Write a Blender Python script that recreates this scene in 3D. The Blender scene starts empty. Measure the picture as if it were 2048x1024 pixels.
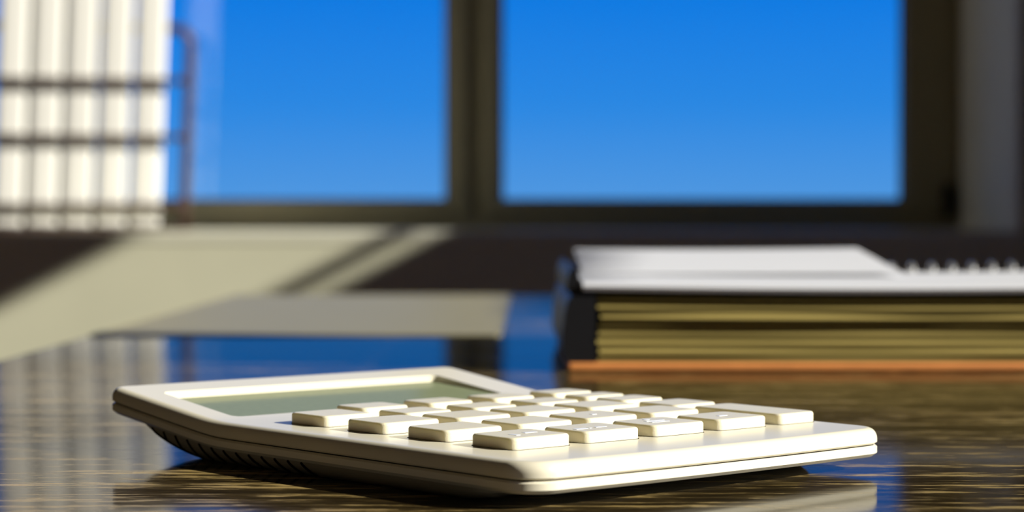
import bpy, bmesh, math, random
from mathutils import Vector, Matrix

random.seed(7)
scene = bpy.context.scene
COL = scene.collection
PI = math.pi

# ------------------------------------------------------------------ camera
CAM_H = 0.062            # camera height above the desk top (desk top is z = 0)
FPX = 4300.0             # focal length in pixels of the 2048 wide frame
HORIZON = 437.0          # image row of the horizon
PITCH = math.atan((512.0 - HORIZON) / FPX)
cam_data = bpy.data.cameras.new('camera')
cam = bpy.data.objects.new('camera', cam_data)
COL.objects.link(cam)
cam.location = (0, 0, CAM_H)
cam.rotation_euler = (PI / 2 - PITCH, 0, 0)
cam_data.sensor_width = 36.0
cam_data.lens = FPX / 2048.0 * 36.0
cam_data.clip_start = 0.01
cam_data.clip_end = 500
cam_data.dof.use_dof = True
cam_data.dof.focus_distance = 0.505
cam_data.dof.aperture_fstop = 15.0
scene.camera = cam

# ------------------------------------------------------------------ view
vs = scene.view_settings
vs.view_transform = 'Standard'
vs.look = 'None'
vs.exposure = 0.0
vs.gamma = 1.0
vs.use_curve_mapping = False
scene.display_settings.display_device = 'sRGB'


def lin(r, g, b):
    def f(c):
        c /= 255.0
        return c / 12.92 if c <= 0.04045 else ((c + 0.055) / 1.055) ** 2.4
    return (f(r), f(g), f(b), 1.0)


# ------------------------------------------------------------------ sky
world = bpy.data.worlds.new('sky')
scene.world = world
world.use_nodes = True
nt = world.node_tree
nt.nodes.clear()
w_out = nt.nodes.new('ShaderNodeOutputWorld')
w_bg = nt.nodes.new('ShaderNodeBackground')
w_tc = nt.nodes.new('ShaderNodeTexCoord')
w_sep = nt.nodes.new('ShaderNodeSeparateXYZ')
w_map = nt.nodes.new('ShaderNodeMapRange')
w_map.inputs['From Min'].default_value = -1.0
w_map.inputs['From Max'].default_value = 1.0
w_ramp = nt.nodes.new('ShaderNodeValToRGB')
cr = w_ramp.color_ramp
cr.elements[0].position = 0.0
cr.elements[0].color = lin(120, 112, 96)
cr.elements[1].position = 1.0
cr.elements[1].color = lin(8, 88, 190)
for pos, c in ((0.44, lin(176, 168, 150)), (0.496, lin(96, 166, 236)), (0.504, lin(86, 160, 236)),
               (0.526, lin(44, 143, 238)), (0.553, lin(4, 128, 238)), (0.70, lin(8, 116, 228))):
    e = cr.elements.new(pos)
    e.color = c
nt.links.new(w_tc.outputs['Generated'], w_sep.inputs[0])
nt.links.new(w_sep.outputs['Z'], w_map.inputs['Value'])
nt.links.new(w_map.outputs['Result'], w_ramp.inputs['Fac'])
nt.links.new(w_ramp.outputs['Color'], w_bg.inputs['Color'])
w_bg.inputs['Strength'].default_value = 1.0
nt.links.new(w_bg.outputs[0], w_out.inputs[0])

# ------------------------------------------------------------------ sun: low, from the right, a little from behind
SUN_DY, SUN_DZ = 0.28, 0.52
sun_data = bpy.data.lights.new('sun', 'SUN')
sun_data.energy = 8.5
sun_data.angle = math.radians(0.6)
sun_data.color = (1.0, 0.965, 0.885)
sun = bpy.data.objects.new('sun', sun_data)
COL.objects.link(sun)
sun.location = (6, -1.5, 4)
sun.rotation_euler = Vector((-1.0, SUN_DY, -SUN_DZ)).to_track_quat('-Z', 'Y').to_euler()


# ================================================================== helpers
def link(ob, parent=None):
    COL.objects.link(ob)
    if parent is not None:
        ob.parent = parent
    return ob


def tag(ob, label=None, cat=None, group=None, kind=None):
    if label:
        ob['label'] = label
    if cat:
        ob['category'] = cat
    if group:
        ob['group'] = group
    if kind:
        ob['kind'] = kind
    return ob


def empty(name, loc=(0, 0, 0), rot=(0, 0, 0), parent=None):
    e = bpy.data.objects.new(name, None)
    e.empty_display_size = 0.02
    e.location = loc
    e.rotation_euler = rot
    return link(e, parent)


def mesh_from_bm(name, bm, mat=None, smooth=35):
    if name in ('desk_top', 'leg', 'window_sill', 'sash', 'window_frame', 'mullion', 'bottom_cover', 'base_tray', 'side_rail'):
        smooth = 0
    bmesh.ops.recalc_face_normals(bm, faces=bm.faces)
    me = bpy.data.meshes.new(name)
    bm.to_mesh(me)
    bm.free()
    if smooth:
        for p in me.polygons:
            p.use_smooth = True
        me.set_sharp_from_angle(angle=math.radians(smooth))
    if mat:
        me.materials.append(mat)
    return me


def obj(name, bm, mat, parent=None, smooth=35, loc=None, rot=None):
    ob = bpy.data.objects.new(name, mesh_from_bm(name, bm, mat, smooth))
    if loc:
        ob.location = loc
    if rot:
        ob.rotation_euler = rot
    return link(ob, parent)


def share(name, me, parent, loc=(0, 0, 0), rot=(0, 0, 0)):
    ob = bpy.data.objects.new(name, me)
    ob.location = loc
    ob.rotation_euler = rot
    return link(ob, parent)


def box(bm, x0, x1, y0, y1, z0, z1, bev=0.0, seg=2):
    vs_ = [bm.verts.new((x, y, z)) for x in (x0, x1) for y in (y0, y1) for z in (z0, z1)]
    q = lambda *i: bm.faces.new([vs_[k] for k in i])
    fs = [q(0, 1, 3, 2), q(4, 6, 7, 5), q(0, 4, 5, 1), q(2, 3, 7, 6), q(0, 2, 6, 4), q(1, 5, 7, 3)]
    if bev > 0:
        ed = list({e for f in fs for e in f.edges})
        bmesh.ops.bevel(bm, geom=ed, offset=bev, segments=seg, profile=0.5, affect='EDGES')
    return bm


def nbox(*a, **k):
    return box(bmesh.new(), *a, **k)


def tube(bm, pts, r, n=8, closed=False):
    pts = [Vector(p) for p in pts]
    m = len(pts)
    rings = []
    up = Vector((0.13, 0.21, 0.97)).normalized()
    for i, p in enumerate(pts):
        a = pts[(i - 1) % m] if (closed or i > 0) else p
        b = pts[(i + 1) % m] if (closed or i < m - 1) else p
        t = (b - a).normalized()
        u = up - t * up.dot(t)
        if u.length < 1e-4:
            u = Vector((1, 0, 0)) - t * t.x
        u.normalize()
        v = t.cross(u)
        rings.append([bm.verts.new(p + u * (r * math.cos(2 * PI * k / n)) + v * (r * math.sin(2 * PI * k / n)))
                      for k in range(n)])
    for i in range(m if closed else m - 1):
        A, B = rings[i], rings[(i + 1) % m]
        for k in range(n):
            bm.faces.new((A[k], A[(k + 1) % n], B[(k + 1) % n], B[k]))
    if not closed:
        bm.faces.new(rings[0][::-1])
        bm.faces.new(rings[-1])
    return bm


def loft(bm, rings, cap0=True, cap1=True):
    R = [[bm.verts.new(p) for p in ring] for ring in rings]
    n = len(R[0])
    for A, B in zip(R[:-1], R[1:]):
        for k in range(n):
            bm.faces.new((A[k], A[(k + 1) % n], B[(k + 1) % n], B[k]))
    if cap0:
        bm.faces.new(R[0][::-1])
    if cap1:
        bm.faces.new(R[-1])
    return bm


def prism_y(bm, prof, y0, y1):
    """profile in (x, z) extruded along y"""
    return loft(bm, [[(x, y0, z) for x, z in prof], [(x, y1, z) for x, z in prof]])


def arc(cx, cy, r, a0, a1, n):
    return [(cx + r * math.cos(a0 + (a1 - a0) * i / n), cy + r * math.sin(a0 + (a1 - a0) * i / n)) for i in range(n + 1)]


def rrect(x0, x1, y0, y1, r, seg=6):
    r = max(r, 1e-5)
    return (arc(x0 + r, y0 + r, r, PI, 1.5 * PI, seg) + arc(x1 - r, y0 + r, r, 1.5 * PI, 2 * PI, seg)
            + arc(x1 - r, y1 - r, r, 0, 0.5 * PI, seg) + arc(x0 + r, y1 - r, r, 0.5 * PI, PI, seg))


# ------------------------------------------------------------------ materials
def new_mat(name):
    m = bpy.data.materials.new(name)
    m.use_nodes = True
    b = m.node_tree.nodes['Principled BSDF']
    return m, m.node_tree, b


def plain(name, col, rough=0.5, metal=0.0, spec=0.5, noise=0.0, nscale=60.0, bump=0.0, bscale=400.0, stretch=(1, 1, 1), coat=0.0):
    m, t, b = new_mat(name)
    b.inputs['Base Color'].default_value = col
    b.inputs['Roughness'].default_value = rough
    b.inputs['Metallic'].default_value = metal
    b.inputs['Specular IOR Level'].default_value = spec
    b.inputs['Coat Weight'].default_value = coat
    tc = t.nodes.new('ShaderNodeTexCoord')
    mp = t.nodes.new('ShaderNodeMapping')
    mp.inputs['Scale'].default_value = stretch
    t.links.new(tc.outputs['Object'], mp.inputs[0])
    if noise > 0:
        n = t.nodes.new('ShaderNodeTexNoise')
        n.inputs['Scale'].default_value = nscale
        n.inputs['Detail'].default_value = 4
        t.links.new(mp.outputs[0], n.inputs['Vector'])
        r = t.nodes.new('ShaderNodeValToRGB')
        r.color_ramp.elements[0].position = 0.3
        r.color_ramp.elements[1].position = 0.7
        r.color_ramp.elements[0].color = tuple(c * (1 - noise) for c in col[:3]) + (1,)
        r.color_ramp.elements[1].color = tuple(min(1, c * (1 + noise)) for c in col[:3]) + (1,)
        t.links.new(n.outputs['Fac'], r.inputs['Fac'])
        t.links.new(r.outputs['Color'], b.inputs['Base Color'])
    if bump > 0:
        n2 = t.nodes.new('ShaderNodeTexNoise')
        n2.inputs['Scale'].default_value = bscale
        n2.inputs['Detail'].default_value = 3
        t.links.new(mp.outputs[0], n2.inputs['Vector'])
        bp = t.nodes.new('ShaderNodeBump')
        bp.inputs['Strength'].default_value = bump
        bp.inputs['Distance'].default_value = 0.0005
        t.links.new(n2.outputs['Fac'], bp.inputs['Height'])
        t.links.new(bp.outputs['Normal'], b.inputs['Normal'])
    return m


def wood_mat():
    m, t, b = new_mat('dark_wood_laminate')
    tc = t.nodes.new('ShaderNodeTexCoord')
    mp = t.nodes.new('ShaderNodeMapping')
    mp.inputs['Scale'].default_value = (9, 170, 60)
    mp.inputs['Rotation'].default_value = (0, 0, math.radians(-2.0))
    t.links.new(tc.outputs['Object'], mp.inputs[0])
    n = t.nodes.new('ShaderNodeTexNoise')
    n.inputs['Scale'].default_value = 1.0
    n.inputs['Detail'].default_value = 7
    n.inputs['Roughness'].default_value = 0.62
    n.inputs['Distortion'].default_value = 0.35
    t.links.new(mp.outputs[0], n.inputs['Vector'])
    mp2 = t.nodes.new('ShaderNodeMapping')
    mp2.inputs['Scale'].default_value = (75, 430, 300)
    t.links.new(tc.outputs['Object'], mp2.inputs[0])
    n2 = t.nodes.new('ShaderNodeTexNoise')
    n2.inputs['Scale'].default_value = 1.0
    n2.inputs['Detail'].default_value = 5
    n2.inputs['Roughness'].default_value = 0.65
    t.links.new(mp2.outputs[0], n2.inputs['Vector'])
    mix = t.nodes.new('ShaderNodeMath')
    mix.operation = 'MULTIPLY_ADD'
    mix.inputs[1].default_value = 0.9
    t.links.new(n2.outputs['Fac'], mix.inputs[0])
    t.links.new(n.outputs['Fac'], mix.inputs[2])
    r = t.nodes.new('ShaderNodeValToRGB')
    r.color_ramp.elements[0].position = 0.70
    r.color_ramp.elements[0].color = (0.012, 0.008, 0.003, 1)
    r.color_ramp.elements[1].position = 0.97
    r.color_ramp.elements[1].color = (0.34, 0.24, 0.085, 1)  # golden streaks: sunlit grain ridges put into the wood colour
    r.color_ramp.elements.new(0.90).color = (0.068, 0.046, 0.015, 1)
    r.color_ramp.elements.new(0.82).color = (0.026, 0.017, 0.006, 1)
    hf = t.nodes.new('ShaderNodeMath')
    hf.operation = 'MULTIPLY'
    hf.inputs[1].default_value = 0.88
    t.links.new(mix.outputs[0], hf.inputs[0])
    t.links.new(hf.outputs[0], r.inputs['Fac'])
    t.links.new(r.outputs['Color'], b.inputs['Base Color'])
    rr = t.nodes.new('ShaderNodeMapRange')
    rr.inputs['From Min'].default_value = 0.95
    rr.inputs['From Max'].default_value = 1.2
    rr.inputs['To Min'].default_value = 0.075
    rr.inputs['To Max'].default_value = 0.22
    t.links.new(mix.outputs[0], rr.inputs['Value'])
    t.links.new(rr.outputs['Result'], b.inputs['Roughness'])
    t.nodes.remove(b)
    df = t.nodes.new('ShaderNodeBsdfDiffuse')
    gl = t.nodes.new('ShaderNodeBsdfGlossy')
    fr = t.nodes.new('ShaderNodeFresnel')
    fr.inputs['IOR'].default_value = 1.42
    fm = t.nodes.new('ShaderNodeMath')
    fm.operation = 'MULTIPLY'
    fm.inputs[1].default_value = 0.68
    mx = t.nodes.new('ShaderNodeMixShader')
    t.links.new(r.outputs['Color'], df.inputs['Color'])
    t.links.new(rr.outputs['Result'], gl.inputs['Roughness'])
    t.links.new(fr.outputs[0], fm.inputs[0])
    t.links.new(fm.outputs[0], mx.inputs['Fac'])
    t.links.new(df.outputs[0], mx.inputs[1])
    t.links.new(gl.outputs[0], mx.inputs[2])
    t.links.new(mx.outputs[0], t.nodes['Material Output'].inputs['Surface'])
    return m


def glass_mat():
    m, t, b = new_mat('window_glass')
    t.nodes.remove(b)
    out = t.nodes['Material Output']
    tr = t.nodes.new('ShaderNodeBsdfTransparent')
    tr.inputs['Color'].default_value = (0.96, 0.98, 0.98, 1)
    gl = t.nodes.new('ShaderNodeBsdfGlossy')
    gl.inputs['Roughness'].default_value = 0.01
    fr = t.nodes.new('ShaderNodeFresnel')
    fr.inputs['IOR'].default_value = 1.5
    mx = t.nodes.new('ShaderNodeMixShader')
    t.links.new(fr.outputs[0], mx.inputs['Fac'])
    t.links.new(tr.outputs[0], mx.inputs[1])
    t.links.new(gl.outputs[0], mx.inputs[2])
    t.links.new(mx.outputs[0], out.inputs['Surface'])
    return m


M = {}
M['wood'] = wood_mat()
M['glass'] = glass_mat()
M['wall'] = plain('grey_green_wall_paint', lin(222, 220, 190), 0.8, spec=0.2, noise=0.03, nscale=8, bump=0.25, bscale=120)
M['room'] = plain('dull_room_paint', lin(138, 126, 100), 0.9, spec=0.1, noise=0.04, nscale=3)
M['room_left'] = plain('brown_wall_paint', lin(92, 80, 60), 0.9, spec=0.1, noise=0.04, nscale=3)
M['room_rear'] = plain('warm_wall_paint', lin(206, 184, 140), 0.9, spec=0.1, noise=0.04, nscale=3)
M['sill'] = plain('cream_sill_board', lin(226, 224, 200), 0.45, spec=0.4, noise=0.02, nscale=10)
M['reveal'] = plain('white_reveal_plaster', lin(240, 238, 230), 0.8, spec=0.2, noise=0.02, nscale=6)
M['frame'] = plain('grey_brown_window_frame', lin(150, 144, 118), 0.45, spec=0.4, noise=0.03, nscale=12)
M['gasket'] = plain('black_gasket', lin(24, 26, 30), 0.6)
M['hinge'] = plain('dark_hinge_metal', lin(40, 38, 34), 0.4, metal=0.6)
M['floor'] = plain('floor_boards', lin(190, 150, 98), 0.5, noise=0.2, nscale=5, stretch=(1, 8, 1))
M['ceiling'] = plain('ceiling_paint', lin(150, 145, 125), 0.9, spec=0.1, noise=0.02, nscale=4)
M['cream'] = plain('cream_plastic', lin(218, 211, 187), 0.27, spec=0.26, noise=0.015, nscale=30)
M['key'] = plain('cream_key_plastic', lin(222, 214, 186), 0.34, spec=0.3, noise=0.015, nscale=200, bump=0.12, bscale=2600)
kb_ = M['key'].node_tree.nodes['Principled BSDF']
kb_.inputs['Subsurface Weight'].default_value = 0.35
kb_.inputs['Subsurface Radius'].default_value = (1.0, 0.85, 0.45)
kb_.inputs['Subsurface Scale'].default_value = 0.003
M['legend'] = plain('key_print_glint', lin(250, 250, 244), 0.25, spec=0.6, noise=0.01, nscale=50)  # glint on the glossy print put into its pale colour
M['foot'] = plain('beige_foot_plastic', lin(150, 140, 115), 0.5, spec=0.3, noise=0.03, nscale=60)
M['groove'] = plain('dark_groove', lin(20, 18, 15), 0.7, spec=0.1, noise=0.03, nscale=60)
M['lcd'] = plain('grey_green_display', lin(124, 132, 102), 0.3, spec=0.3, noise=0.05, nscale=500)
lm_ = M['lcd'].node_tree
lb_ = lm_.nodes['Principled BSDF']
lb_.inputs['Specular IOR Level'].default_value = 0.0
lg_ = lm_.nodes.new('ShaderNodeBsdfGlossy')
lg_.inputs['Roughness'].default_value = 0.12
lf_ = lm_.nodes.new('ShaderNodeFresnel')
lx_ = lm_.nodes.new('ShaderNodeMath')
lx_.operation = 'MULTIPLY'
lx_.inputs[1].default_value = 0.30
lmx_ = lm_.nodes.new('ShaderNodeMixShader')
lm_.links.new(lf_.outputs[0], lx_.inputs[0])
lm_.links.new(lx_.outputs[0], lmx_.inputs['Fac'])
lm_.links.new(lb_.outputs[0], lmx_.inputs[1])
lm_.links.new(lg_.outputs[0], lmx_.inputs[2])
lm_.links.new(lmx_.outputs[0], lm_.nodes['Material Output'].inputs['Surface'])
M['white_file'] = plain('white_file_cover', lin(240, 238, 228), 0.45, spec=0.4, noise=0.01, nscale=20)
M['file_pages'] = plain('file_paper', lin(226, 222, 204), 0.8, spec=0.2, noise=0.05, nscale=300, stretch=(8, 1, 1))
M['rack'] = plain('brown_rack_metal', lin(66, 42, 30), 0.4, metal=0.3, noise=0.08, nscale=40)
M['black_cover'] = plain('black_cover', lin(14, 14, 18), 0.45, spec=0.4, noise=0.1, nscale=60)
M['board'] = plain('orange_brown_board', lin(206, 132, 70), 0.55, spec=0.3, noise=0.06, nscale=120)
M['page'] = plain('cream_page_edges', lin(156, 139, 78), 0.85, spec=0.15, noise=0.10, nscale=900, stretch=(0.03, 1, 1.2), bump=0.3, bscale=1500)
M['page_dark'] = plain('aged_page_edges', lin(132, 117, 64), 0.85, spec=0.15, noise=0.10, nscale=900, stretch=(0.03, 1, 1.2), bump=0.3, bscale=1500)
M['paper'] = plain('white_paper', lin(208, 209, 212), 0.7, spec=0.25, noise=0.008, nscale=30)
M['chrome'] = plain('ring_metal', lin(235, 235, 232), 0.35, metal=1.0, noise=0.02, nscale=100)
M['mat'] = plain('grey_brown_patch', lin(146, 138, 100), 0.45, spec=0.25, noise=0.06, nscale=30, stretch=(1, 4, 1))
M['desk_leg'] = plain('desk_leg_metal', lin(60, 58, 54), 0.5, metal=0.3, noise=0.03, nscale=30)

# ================================================================== the setting
FLOOR_Z, CEIL_Z = -0.74, 2.35
XL, XR = -2.6, 2.2
YB = -2.4               # wall behind the camera
YW = 3.55               # room face of the window wall
YP = 4.00               # window frame, room side
SILL_Z = 0.0410


def px_x(px, d):
    return (px - 1024.0) / FPX * d


def px_z(py, d):
    return CAM_H + (HORIZON - py) / FPX * d


WX0, WX1 = -1.75, px_x(1925, YP)      # window opening
WZ0, WZ1 = SILL_Z - 0.02, 1.75

tag(obj('floor', nbox(XL - 0.1, XR + 0.2, YB - 0.1, YP + 0.25, FLOOR_Z - 0.1, FLOOR_Z), M['floor'], smooth=0), kind='structure')
tag(obj('ceiling', nbox(XL - 0.1, XR + 0.2, YB - 0.1, YP + 0.25, CEIL_Z, CEIL_Z + 0.1), M['ceiling'], smooth=0), kind='structure')
tag(obj('wall_left', nbox(XL - 0.1, XL, YB, YP + 0.25, FLOOR_Z, CEIL_Z), M['room_left'], smooth=0), kind='structure')
tag(obj('wall_rear', nbox(XL, XR, YB - 0.1, YB, FLOOR_Z, CEIL_Z), M['room_rear'], smooth=0), kind='structure')
bm = bmesh.new()
box(bm, XL, XR, YW, YP + 0.2, FLOOR_Z, WZ0)
box(bm, XL, WX0, YW, YP + 0.2, WZ0, WZ1)
box(bm, WX1, XR, YW, YP + 0.2, WZ0, WZ1)
box(bm, XL, XR, YW, YP + 0.2, WZ1, CEIL_Z)
tag(obj('wall_back', bm, M['wall'], smooth=0), kind='structure')
# sill board with a rounded nosing
tag(obj('window_sill', nbox(WX0 - 0.03, WX1, YW - 0.0008, YP + 0.0, SILL_Z - 0.0200, SILL_Z, bev=0.003), M['sill']),
    kind='structure')

# unseen right wall, its openings shaped to throw the wanted sun patches
openings = []            # (y0, y1, z0, z1) on the plane x = XR


def opening(ya, yb, sa, sb):
    openings.append((ya - SUN_DY * XR, yb - SUN_DY * XR, sa + SUN_DZ * XR, sb + SUN_DZ * XR))


opening(-1.95, -0.85, -1.0, 0.60)  # added opening: sun on the floor near the camera for warm fill
opening(-0.70, 0.885, -0.62, 0.42)
opening(0.885, 1.34, -0.62, 0.036)
opening(1.34, 1.80, -0.004, 0.036)
opening(1.10, 1.80, 0.036, 0.42)
opening(3.00, 3.372, 0.1010, 0.1345)
opening(3.00, 3.372, 0.1500, 0.3680)
opening(3.372, 3.86, 0.1010, 0.1345)
opening(3.372, 3.86, 0.1500, 0.98)
ys = sorted({YB, YP + 0.25} | {v for o in openings for v in o[:2]})
zs_ = sorted({FLOOR_Z, CEIL_Z} | {v for o in openings for v in o[2:]})
bm = bmesh.new()
for i in range(len(ys) - 1):
    run = None
    for j in range(len(zs_) - 1):
        cy, cz = (ys[i] + ys[i + 1]) / 2, (zs_[j] + zs_[j + 1]) / 2
        hole = any(o[0] < cy < o[1] and o[2] < cz < o[3] for o in openings)
        if not hole:
            run = (run[0], zs_[j + 1]) if run else (zs_[j], zs_[j + 1])
        if (hole or j == len(zs_) - 2) and run:
            box(bm, XR, XR + 0.03, ys[i], ys[i + 1], run[0], run[1])
            run = None
tag(obj('wall_right_sun_mask', bm, M['room'], smooth=0), kind='structure')

# ---- the window in the back wall
win = empty('window_1', (0, YP, SILL_Z))
tag(win, kind='structure')


def wb(name, x0, x1, y0, y1, z0, z1, mat, parent, bev=0.002):
    return obj(name, nbox(x0, x1, y0 - YP, y1 - YP, z0 - SILL_Z, z1 - SILL_Z, bev=bev), mat, parent)


def frame_ring(name, x0, x1, z0, z1, w, y0, y1, mat, parent, wb_=None):
    b = bmesh.new()
    wbt = wb_ or w
    box(b, x0, x0 + w, y0 - YP, y1 - YP, z0 - SILL_Z, z1 - SILL_Z, bev=0.003)
    box(b, x1 - w, x1, y0 - YP, y1 - YP, z0 - SILL_Z, z1 - SILL_Z, bev=0.003)
    box(b, x0 + w - 0.001, x1 - w + 0.001, y0 - YP, y1 - YP, z0 - SILL_Z, z0 + wbt - SILL_Z, bev=0.003)
    box(b, x0 + w - 0.001, x1 - w + 0.001, y0 - YP, y1 - YP, z1 - w - SILL_Z, z1 - SILL_Z, bev=0.003)
    return obj(name, b, mat, parent)


mx0, mx1 = px_x(893, YP), px_x(1003, YP)     # visible dark strip between the two panes
gx1 = px_x(1806, YP)
gz0 = px_z(402, YP)
mid = (mx0 + mx1) / 2
frame_ring('window_frame', WX0, WX1, SILL_Z, WZ1, 0.034, YP + 0.0, YP + 0.07, M['frame'], win)
wb('mullion', mid - 0.014, mid + 0.014, YP + 0.004, YP + 0.07, SILL_Z + 0.034, WZ1 - 0.034, M['frame'], win)
for x0, x1, gl0, gr0 in ((WX0 + 0.030, mid - 0.012, None, mx0), (mid + 0.012, WX1 - 0.030, mx1, gx1)):
    wl = (gl0 - x0) if gl0 else 0.045
    wr = x1 - gr0
    b = bmesh.new()
    zb, zt = SILL_Z + 0.030, WZ1 - 0.030
    ya, yb = -0.012, 0.05
    box(b, x0, x0 + wl, ya, yb, zb - SILL_Z, zt - SILL_Z, bev=0.004)
    box(b, x1 - wr, x1, ya, yb, zb - SILL_Z, zt - SILL_Z, bev=0.004)
    box(b, x0 + wl - 0.001, x1 - wr + 0.001, ya, yb, zb - SILL_Z, gz0 - SILL_Z, bev=0.004)
    box(b, x0 + wl - 0.001, x1 - wr + 0.001, ya, yb, zt - 0.045 - SILL_Z, zt - SILL_Z, bev=0.004)
    sash = obj('sash', b, M['frame'], win)
    X0, X1, Z0, Z1 = x0 + wl, x1 - wr, gz0, zt - 0.045
    b = bmesh.new()
    g = 0.004
    box(b, X0, X0 + g, 0.012, 0.024, Z0 - SILL_Z, Z1 - SILL_Z)
    box(b, X1 - g, X1, 0.012, 0.024, Z0 - SILL_Z, Z1 - SILL_Z)
    box(b, X0 + g, X1 - g, 0.012, 0.024, Z0 - SILL_Z, Z0 + g - SILL_Z)
    box(b, X0 + g, X1 - g, 0.012, 0.024, Z1 - g - SILL_Z, Z1 - SILL_Z)
    obj('gasket', b, M['gasket'], sash, smooth=0)
    obj('pane', nbox(X0 + 0.001, X1 - 0.001, 0.016, 0.020, Z0 + 0.001 - SILL_Z, Z1 - 0.001 - SILL_Z), M['glass'], sash, smooth=0)
hx = px_x(1890, YP)
b = bmesh.new()
tube(b, [(hx, -0.020, 0.022), (hx, -0.020, 0.085)], 0.009, 12)
box(b, hx - 0.006, hx + 0.018, -0.018, -0.0115, 0.03, 0.078, bev=0.001)
obj('hinge', b, M['hinge'], win)

# plaster lining of the window reveal on the right
tag(obj('trim_1', nbox(WX1 - 0.006, WX1, YW - 0.002, YP, SILL_Z, WZ1 - 0.001), M['reveal'], smooth=0), kind='structure')

# ================================================================== the desk
desk = empty('desk', (0.45, 0.7, FLOOR_Z))
tag(desk, 'dark wood grained glossy desk under the calculator', 'desk')
DX0, DX1, DY0, DY1 = -0.2245, 1.15, -0.35, 1.735


def dloc(b):
    for v in b.verts:
        v.co -= Vector((0.45, 0.7, FLOOR_Z))
    return b


obj('desk_top', dloc(nbox(DX0, DX1, DY0, DY1, -0.028, 0.0, bev=0.0015)), M['wood'], desk)
for lx in (DX0 + 0.05, DX1 - 0.05):
    for ly in (DY0 + 0.05, DY1 - 0.05):
        obj('leg', dloc(nbox(lx - 0.025, lx + 0.025, ly - 0.025, ly + 0.025, FLOOR_Z, -0.028, bev=0.003)), M['desk_leg'], desk)

# ================================================================== the calculator
TH = 0.7283
CW, CL = 0.1224, 0.1722
ZB, ZS, ZD = 0.0034, 0.0064, 0.0105
T1, S2, YH = 0.0045, 0.124, 0.1215
TT = ZD - ZS
calc = empty('calculator', (0.0036, 0.4515, 0.0), (0, 0, TH))
calc.scale = (0.985, 0.985, 0.985)
tag(calc, 'cream desktop calculator with raised display lying on the dark desk', 'calculator')


def lo(y):
    w = 0.0028
    u = (y - YH) / w
    sp = w * (u if u > 30 else math.log1p(math.exp(u)))
    return T1 * y + (S2 - T1) * sp


def top(y):
    return ZD + lo(y)


def outline(o, bow=0.0018, R=0.008):
    r = max(R - o, 0.0005)
    pts = []
    seg = 8
    pts += arc(o + r, o + r, r, PI, 1.5 * PI, seg)
    nf = 16
    for i in range(1, nf):
        pts.append((o + r + (CW - 2 * o - 2 * r) * i / nf, o))
    pts += arc(CW - o - r, o + r, r, 1.5 * PI, 2 * PI, seg)
    r = max(0.0045 - o, 0.0005)
    pts += arc(CW - o - r, CL - o - r, r, 0, 0.5 * PI, seg)
    pts += arc(o + r, CL - o - r, r, 0.5 * PI, PI, seg)
    out = []
    for x, y in pts:
        if y < CL / 2:
            t = (x - CW / 2) / (CW / 2)
            y -= bow * max(0.0, 1 - t * t) * max(0.0, 1 - (y - o) / 0.012)
        out.append((x, y))
    return out


def bend(bm, base=ZS):
    """cut the shell across and give it the calculator's side profile"""
    cuts = [0.002 + 0.006 * i for i in range(29)] + [YH + d for d in (-.006, -.004, -.002, -.001, 0, .001, .002, .004, .006)]
    for y in cuts:
        if 0.003 < y < CL - 0.003:
            bmesh.ops.bisect_plane(bm, geom=bm.verts[:] + bm.edges[:] + bm.faces[:], dist=1e-6,
                                   plane_co=(0, y, 0), plane_no=(0, 1, 0))
    for v in bm.verts:
        v.co.z += base + lo(v.co.y)
    return bm


# upper shell
rf = 0.0026
rings = [[(x, y, 0.00015) for x, y in outline(0.0006)], [(x, y, 0.0006) for x, y in outline(0.0)]]
rings += [[(x, y, TT - rf + rf * math.sin(a)) for x, y in outline(rf * (1 - math.cos(a)))]
          for a in [PI / 2 * k / 6 for k in range(7)]]
rings += [[(x, y, TT) for x, y in outline(rf + 0.0003)]]
bm = bend(loft(bmesh.new(), rings))
shell = obj('upper_shell', bm, M['cream'], calc, smooth=30)
# sunken display bed, cut as a wedge that deepens to the back
RX0, RX1, RY0, RY1 = 0.0095, 0.1065, 0.1240, 0.1595
floor_z0 = top(RY0) - 0.0005
floor_z1 = top(RY1) - 0.0021
cb = bmesh.new()
ro = rrect(RX0, RX1, RY0, RY1, 0.0025, 5)
loft(cb, [[(x, y, floor_z0 + (floor_z1 - floor_z0) * (y - RY0) / (RY1 - RY0)) for x, y in ro], [(x, y, 0.03) for x, y in ro]])
cutter = obj('cutter', cb, None, calc, smooth=0)
md = shell.modifiers.new('recess', 'BOOLEAN')
md.operation = 'DIFFERENCE'
md.solver = 'EXACT'
md.object = cutter
bpy.context.view_layer.update()
dg = bpy.context.evaluated_depsgraph_get()
me2 = bpy.data.meshes.new_from_object(shell.evaluated_get(dg))
shell.modifiers.clear()
shell.data = me2
for p in me2.polygons:
    p.use_smooth = True
me2.set_sharp_from_angle(angle=math.radians(30))
cm = cutter.data
bpy.data.objects.remove(cutter)
bpy.data.meshes.remove(cm)
# lower shell
dz = ZS - ZB
rings = [[(x, y, -dz) for x, y in outline(0.0012)], [(x, y, -dz + 0.0009) for x, y in outline(0.0)],
         [(x, y, -0.0006) for x, y in outline(0.0)], [(x, y, -0.00015) for x, y in outline(0.0006)]]
obj('lower_shell', bend(loft(bmesh.new(), rings)), M['cream'], calc, smooth=30)
# seam liner between the shells
rings = [[(x, y, -0.0004) for x, y in outline(0.0009)], [(x, y, 0.0004) for x, y in outline(0.0009)]]
obj('seam', bend(loft(bmesh.new(), rings)), M['groove'], calc, smooth=30)


# the wedge foot below, its flanks drawn in towards the desk
def foot_inset(u):
    return 0.0026 + 0.0032 * (1 - u) ** 2.2


def foot_back(u):
    return CL - 0.0095 - 0.026 * (1 - u) ** 1.25


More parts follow.
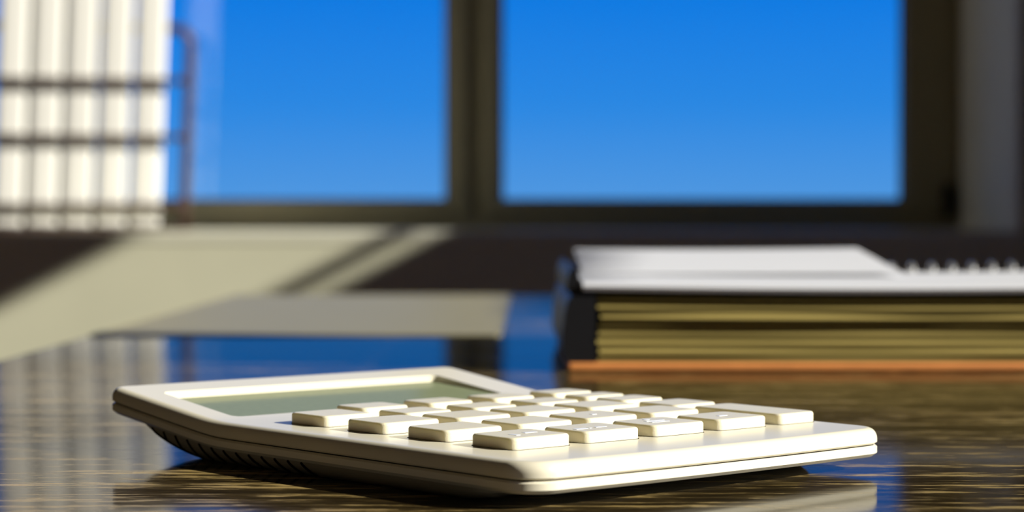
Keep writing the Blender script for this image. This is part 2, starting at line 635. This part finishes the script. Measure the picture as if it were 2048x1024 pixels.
us = [0.0, 0.04, 0.12, 0.25, 0.4, 0.55, 0.7, 0.85, 1.0]
rings = []
for u in us:
    i_ = foot_inset(u)
    oo = rrect(i_, CW - i_, 0.018 + i_, foot_back(u), 0.006, 6)
    # densify the long sides
    dense = []
    for k in range(len(oo)):
        a, b_ = oo[k], oo[(k + 1) % len(oo)]
        n_ = max(1, int(math.hypot(b_[0] - a[0], b_[1] - a[1]) / 0.012)) if k in (6, 13, 20, 27) else 1
        n_ = 10 if k in (6, 13, 20, 27) else 1
        for q in range(n_):
            dense.append((a[0] + (b_[0] - a[0]) * q / n_, a[1] + (b_[1] - a[1]) * q / n_))
    rings.append([(x, y, u * (ZB + lo(y) + 0.0003)) for x, y in dense])
foot = obj('foot', loft(bmesh.new(), rings), M['foot'], calc, smooth=40)
for k in range(1, 14):
    y1 = CL - 0.0130 - 0.0056 * k
    pts = []
    for q in range(9):
        u = 0.88 - 0.80 * q / 8
        y = min(y1 - 0.004 * (1 - u), foot_back(u) - 0.0068)
        pts.append((foot_inset(u) + 0.0001, y, u * (ZB + lo(y))))
    obj('groove', tube(bmesh.new(), pts, 0.0004, 6), M['groove'], foot)

# display
b = bmesh.new()
gy0, gy1 = RY0 + 0.0008, RY1 - 0.0006
zf = lambda y: floor_z0 + (floor_z1 - floor_z0) * (y - RY0) / (RY1 - RY0)
oo = rrect(RX0 + 0.0008, RX1 - 0.0008, gy0, gy1, 0.002, 3)
loft(b, [[(x, y, zf(y) - 0.0003) for x, y in oo], [(x, y, zf(y) + 0.0002) for x, y in oo]])
obj('display', b, M['lcd'], calc, smooth=0)['label'] = 'grey green glossy display'

# keys
KX, KY, PX, PY = 0.0142, 0.0210, 0.0226, 0.0230
key_meshes = {}


def key_mesh(w, d):
    k = (round(w, 5), round(d, 5))
    if k not in key_meshes:
        R = 0.0018
        lay = [(0.0, -0.0004), (0.0, 0.0022), (0.00012, 0.0025), (0.00035, 0.00272), (0.0007, 0.0028), (0.0009, 0.0028)]
        bm_ = loft(bmesh.new(), [[(x, y, z) for x, y in rrect(o, w - o, o, d - o, R - o * 0.6, 5)] for o, z in lay])
        key_meshes[k] = mesh_from_bm('key', bm_, M['key'], 40)
    return key_meshes[k]


slot_meshes = {}


def slot_mesh(w, d):
    k = (round(w, 5), round(d, 5))
    if k not in slot_meshes:
        g = 0.00028
        oo_ = rrect(-g, w + g, -g, d + g, 0.0018 + g, 5)
        slot_meshes[k] = mesh_from_bm('slot', loft(bmesh.new(), [[(x_, y_, z_) for x_, y_ in oo_] for z_ in (-0.0002, 0.00006)]), M['groove'], 0)
    return slot_meshes[k]


keys = []
WBIG, DBIG, WSM, DSM = 0.0182, 0.0152, 0.0156, 0.0126
for r_ in range(4):
    keys.append((0, r_, KX - (0.0004 * r_), KY + PY * r_, WBIG if r_ < 3 else WSM, DBIG))
for c in (1, 2, 3):
    for r_, fy in enumerate((0, 1.0, 1.93, 2.72, 3.50)):
        big = r_ < 3
        sh = 0.0 if r_ < 2 else (-0.0012 if r_ == 2 else -0.0028)
        keys.append((c, r_, KX + PX * c + sh, KY + PY * fy, WBIG if big else WSM, DBIG if big else DSM))
for r_, (fy, d, w) in enumerate(((0, 0.0305, 0.0142), (1.50, 0.0145, 0.0165), (2.34, 0.0118, 0.0160), (2.98, 0.0098, 0.0156), (3.55, 0.0112, 0.0156))):
    keys.append((4, r_, KX + PX * 4 - (0 if r_ == 0 else 0.0022), KY + PY * fy, w, d))
tilt = math.atan(T1)
for c, r_, x, y, w, d in keys:
    kob = share('key', key_mesh(w, d), calc, (x, y, top(y)), (tilt, 0, 0))
    share('slot', slot_mesh(w, d), kob)
    marks = []
    if (c, r_) == (2, 0):
        marks = [(0.0050, 0.0110, 0.0055, 0.0067), (0.0056, 0.0118, 0.0080, 0.0092)]
    elif (c, r_) == (1, 0):
        marks = [(0.0020, 0.0058, 0.0052, 0.0066), (0.0066, 0.0074, 0.0056, 0.0066), (0.0090, 0.0125, 0.0058, 0.0068)]
    elif (c, r_) == (0, 0):
        marks = [(0.0050, 0.0062, 0.0045, 0.0075), (0.0100, 0.0138, 0.0070, 0.0084)]
    elif (c, r_) == (3, 0):
        marks = [(0.0070, 0.0100, 0.0062, 0.0074)]
    elif (c, r_) == (2, 1):
        marks = [(0.0080, 0.0096, 0.0066, 0.0078)]
    if marks:
        b = bmesh.new()
        for x0, x1, y0, y1 in marks:
            box(b, x0, x1, y0, y1, 0.00275, 0.00286)
        if (c, r_) == (2, 0):
            tube(b, [(0.0088, 0.0115, 0.00275), (0.0088, 0.0115, 0.00288)], 0.0009, 12)
        obj('legend', b, M['legend'], kob, smooth=0)['label'] = 'printed marks on the key top with painted pale glints'

# ================================================================== the folder of papers
FX0, FY0 = px_x(1130, 0.868), 0.868
folder = empty('document_folder', (FX0, FY0, 0))
tag(folder, 'thick black backed folder stuffed with cream papers on orange brown board', 'folder')
FW, FD = 0.305, 0.215
obj('bottom_cover', nbox(0.001, FW, 0.0, FD, 0.0, 0.0036, bev=0.0012), M['board'], folder)['label'] = 'orange brown board cover'
# soft black spine, bulging a little to the left
prof = [(0.0125, 0.0037), (0.0010, 0.0037), (-0.0012, 0.0080), (-0.0010, 0.0160), (0.0000, 0.0240), (0.0012, 0.0290),
        (0.0030, 0.0306), (0.0125, 0.0306)]
obj('spine', prism_y(bmesh.new(), prof, 0.001, FD), M['black_cover'], folder)
nb = 8
zcur = 0.0040
thick = [0.0020, 0.0031, 0.0023, 0.0031, 0.0025, 0.0033, 0.0023, 0.0023]
for i in range(nb):
    tk = thick[i]
    x0 = 0.0130 + random.uniform(0, 0.0016)
    y0 = 0.002 + random.uniform(0, 0.0022)
    amp = random.uniform(0.0001, 0.0004)
    ph = random.uniform(0, 6.28)
    n_ = 24
    bm = bmesh.new()
    R_ = []
    for k in range(n_ + 1):
        x = x0 + (FW - 0.006 - x0) * k / n_
        s = -0.0009 * math.sin(PI * min(1, k / n_ * 1.1)) * (i / nb)
        wob = amp * math.sin(ph + k * 0.5)
        z0, z1 = zcur + s, zcur + tk * 0.80 + s
        yy = y0 + wob * 2
        R_.append([(x, yy + 0.0004, z0), (x, yy, z0 + tk * 0.2), (x, yy + 0.0008, z1 - tk * 0.3), (x, yy + 0.0022, z1), (x, FD - 0.003, z1), (x, FD - 0.003, z0)])
    loft(bm, R_)
    obj('paper_bundle', bm, M['page' if i % 3 else 'page_dark'], folder, smooth=25)
    zcur += tk * 0.80 + 0.00135
ztop = zcur - 0.0006

# ---- spiral notebook with white pages on top of the folder
NBX0, NBX1 = px_x(1166, 0.868), px_x(1166, 0.868) + 0.285
note = empty('spiral_notebook', (NBX0, FY0, 0))
tag(note, 'white paged spiral notebook lying on top of the thick folder', 'notebook')
n_ = 30
NW = NBX1 - NBX0
ND = 0.200


def note_z(x):
    t = x / NW
    return 0.0326 - 0.0012 * math.sin(PI * min(1.0, t * 1.15))


R_ = []
for k in range(n_ + 1):
    x = NW * k / n_
    z = note_z(x) + 0.0004
    h_ = 0.0033
    R_.append([(x, 0.0005, z), (x, -0.0003, z + h_ * 0.5), (x, 0.0005, z + h_), (x, ND * 0.5, z + h_ + 0.0003), (x, ND, z + h_), (x, ND, z)])
obj('page_block', loft(bmesh.new(), R_), M['paper'], note, smooth=40)
prof = [(0.0005, 0.0322), (-0.0060, 0.0322), (-0.0066, 0.0350), (-0.0056, 0.0400), (-0.0040, 0.0425), (-0.0022, 0.0415), (-0.0016, 0.0380), (-0.0006, 0.0345)]
obj('back_cover_edge', prism_y(bmesh.new(), prof, 0.002, ND), M['black_cover'], note)
ring_me = None
for k in range(15):
    x = 0.140 + 0.0099 * k
    if x > NW - 0.01:
        break
    if ring_me is None:
        pts = [(0.0, 0.0052 * math.cos(a), 0.0044 * math.sin(a)) for a in [2 * PI * q / 20 for q in range(20)]]
        ring_me = mesh_from_bm('coil_ring', tube(bmesh.new(), pts, 0.0010, 8, closed=True), M['chrome'], 60)
    share('coil_ring', ring_me, note, (x, ND - 0.001, note_z(x) + 0.0034))

# ---- loose bent sheets on the notebook, propped up towards the back
loose = empty('loose_paper', (NBX0, 0.985, 0.0366))
tag(loose, 'slanting bundle of loose white sheets on the notebook left of its coil', 'paper')
for s_i in range(3):
    bm = bmesh.new()
    R_ = []
    for k in range(21):
        u = k / 20
        x = 0.002 + 0.0006 * s_i + (0.1495 - 0.002 * s_i) * u
        sag = 0.0005 * math.sin(PI * u) + 0.0006 * (1 - u)
        y0, y1 = 0.002 * s_i + 0.003 * math.sin(2.2 * u), 0.122
        za, zb_ = s_i * 0.0004, (0.0024 + 0.0026 * s_i) - sag
        zc, zd_ = za + 0.0004, zb_ + 0.0026
        low = [(x, y0 + (y1 - y0) * q / 6, (za if s_i else 0.0) + ((zb_ if s_i else 0.0) - (za if s_i else 0.0)) * (q / 6) ** 0.85) for q in range(7)]
        upp = [(x, y0 + (y1 - y0) * q / 6, zc + (zd_ - zc) * (q / 6) ** 0.85) for q in range(7)]
        R_.append(low + upp[::-1])
    loft(bm, R_)
    obj('sheet_bundle', bm, M['paper'], loose, smooth=50)

# ---- thin flat sheet that gives the grey brown patch at the desk's far end
patch_o = empty('desk_patch', (-0.11, 1.44, 0))
tag(patch_o, 'flat grey brown patch on the far left end of the desk', 'desk mat')
b = bmesh.new()
mo = [(DX0 + 0.002, 1.132), (-0.0085, 1.132), (-0.0060, 1.1345), (-0.0010, DY1 - 0.004), (DX0 + 0.002, DY1 - 0.004)]
loft(b, [[(x + 0.11, y - 1.44, z) for x, y in mo] for z in (0.0, 0.0005)])
obj('patch_sheet', b, M['mat'], patch_o, smooth=0)
b = bmesh.new()
tube(b, [(x + 0.11, y - 1.44, 0.0005) for x, y in mo], 0.0004, 6, closed=True)
obj('patch_edge', b, M['mat'], patch_o)

# ================================================================== rack with white files on the sill
RD = 3.64                                # distance of the rack's front
RYAW = math.radians(9.0)
RLEAN = math.radians(-2.2)               # everything in the rack leans a little to the left
rack_o = Vector((px_x(336, RD + 0.06), RD + 0.05, SILL_Z))
rack = empty('wire_file_rack', rack_o, (0, 0, RYAW))
tag(rack, 'brown wire file rack with rounded ends standing on the window sill', 'rack')
mpx = RD / FPX
HZ = [(463 - y) * mpx for y in (413, 274, 160)]
RH = 0.366
x_end = 0.030
x_beg = -0.37


def lean(x, z):
    return x - math.tan(RLEAN) * z * 1.0


def rp(x, y, z):
    return (x + math.tan(-RLEAN) * z, y, z)


# back loop with rounded corners
rc = 0.03
pts = []
zb_ = 0.006
loop = ([(x_beg, zb_), (x_beg, RH - rc)] + [(x_beg + rc - rc * math.cos(a), RH - rc + rc * math.sin(a)) for a in [PI / 2 * q / 6 for q in range(1, 7)]]
        + [(x_end - rc + rc * math.sin(a), RH - rc + rc * math.cos(a)) for a in [PI / 2 * q / 6 for q in range(0, 7)]] + [(x_end, zb_)])
obj('back_loop', tube(bmesh.new(), [rp(x, 0.212, z) for x, z in loop], 0.0088, 10), M['rack'], rack)
for z in HZ:
    hoop = [(x_end, 0.212), (x_end, 0.004), (x_end - 0.005, -0.006), (x_end - 0.014, -0.011), (x_beg + 0.014, -0.011), (x_beg + 0.005, -0.006), (x_beg, 0.004), (x_beg, 0.212)]
    obj('wire', tube(bmesh.new(), [rp(x, y, z) for x, y in hoop], 0.0052, 8), M['rack'], rack)
b = nbox(x_beg - 0.008, x_end + 0.008, -0.014, 0.222, 0.0, 0.006, bev=0.001)
obj('base_tray', b, M['rack'], rack)
b = nbox(x_end - 0.002, x_end + 0.006, -0.012, 0.22, 0.006, 0.036, bev=0.001)
obj('side_rail', b, M['rack'], rack)

labels = ['tall white file at the right end of the wire rack', 'white file second from the right end of the wire rack',
          'white file in the middle of the wire rack', 'white file fourth from the right end of the wire rack',
          'white file at the left end of the wire rack']
fw = 0.0495
pitch_ = 0.0575
rot = Matrix.Rotation(RYAW, 4, 'Z')
for i in range(5):
    xr = -0.014 - pitch_ * i
    loc = rack_o + (rot @ Vector((xr, 0.0, 0.0068)))
    fil = empty('white_file', loc, (0, 0, RYAW))
    tag(fil, labels[i], 'binder', 'white files in the wire rack')
    Hh, Dp = 0.56, 0.19
    oo = rrect(-fw, 0.0, 0.0, Dp, 0.006, 5)
    inn = rrect(-fw + 0.003, -0.003, 0.003, Dp - 0.003, 0.004, 5)
    bm = bmesh.new()
    loft(bm, [[rp(x, y, 0.0) for x, y in inn], [rp(x, y, 0.004) for x, y in oo], [rp(x, y, Hh - 0.004) for x, y in oo], [rp(x, y, Hh) for x, y in inn]])
    obj('cover', bm, M['white_file'], fil)
    bm = bmesh.new()
    box(bm, -fw + 0.006, -0.006, 0.03, Dp + 0.004, 0.010, Hh - 0.02)
    for v in bm.verts:
        v.co.x += math.tan(-RLEAN) * v.co.z
    obj('pages', bm, M['file_pages'], fil, smooth=0)
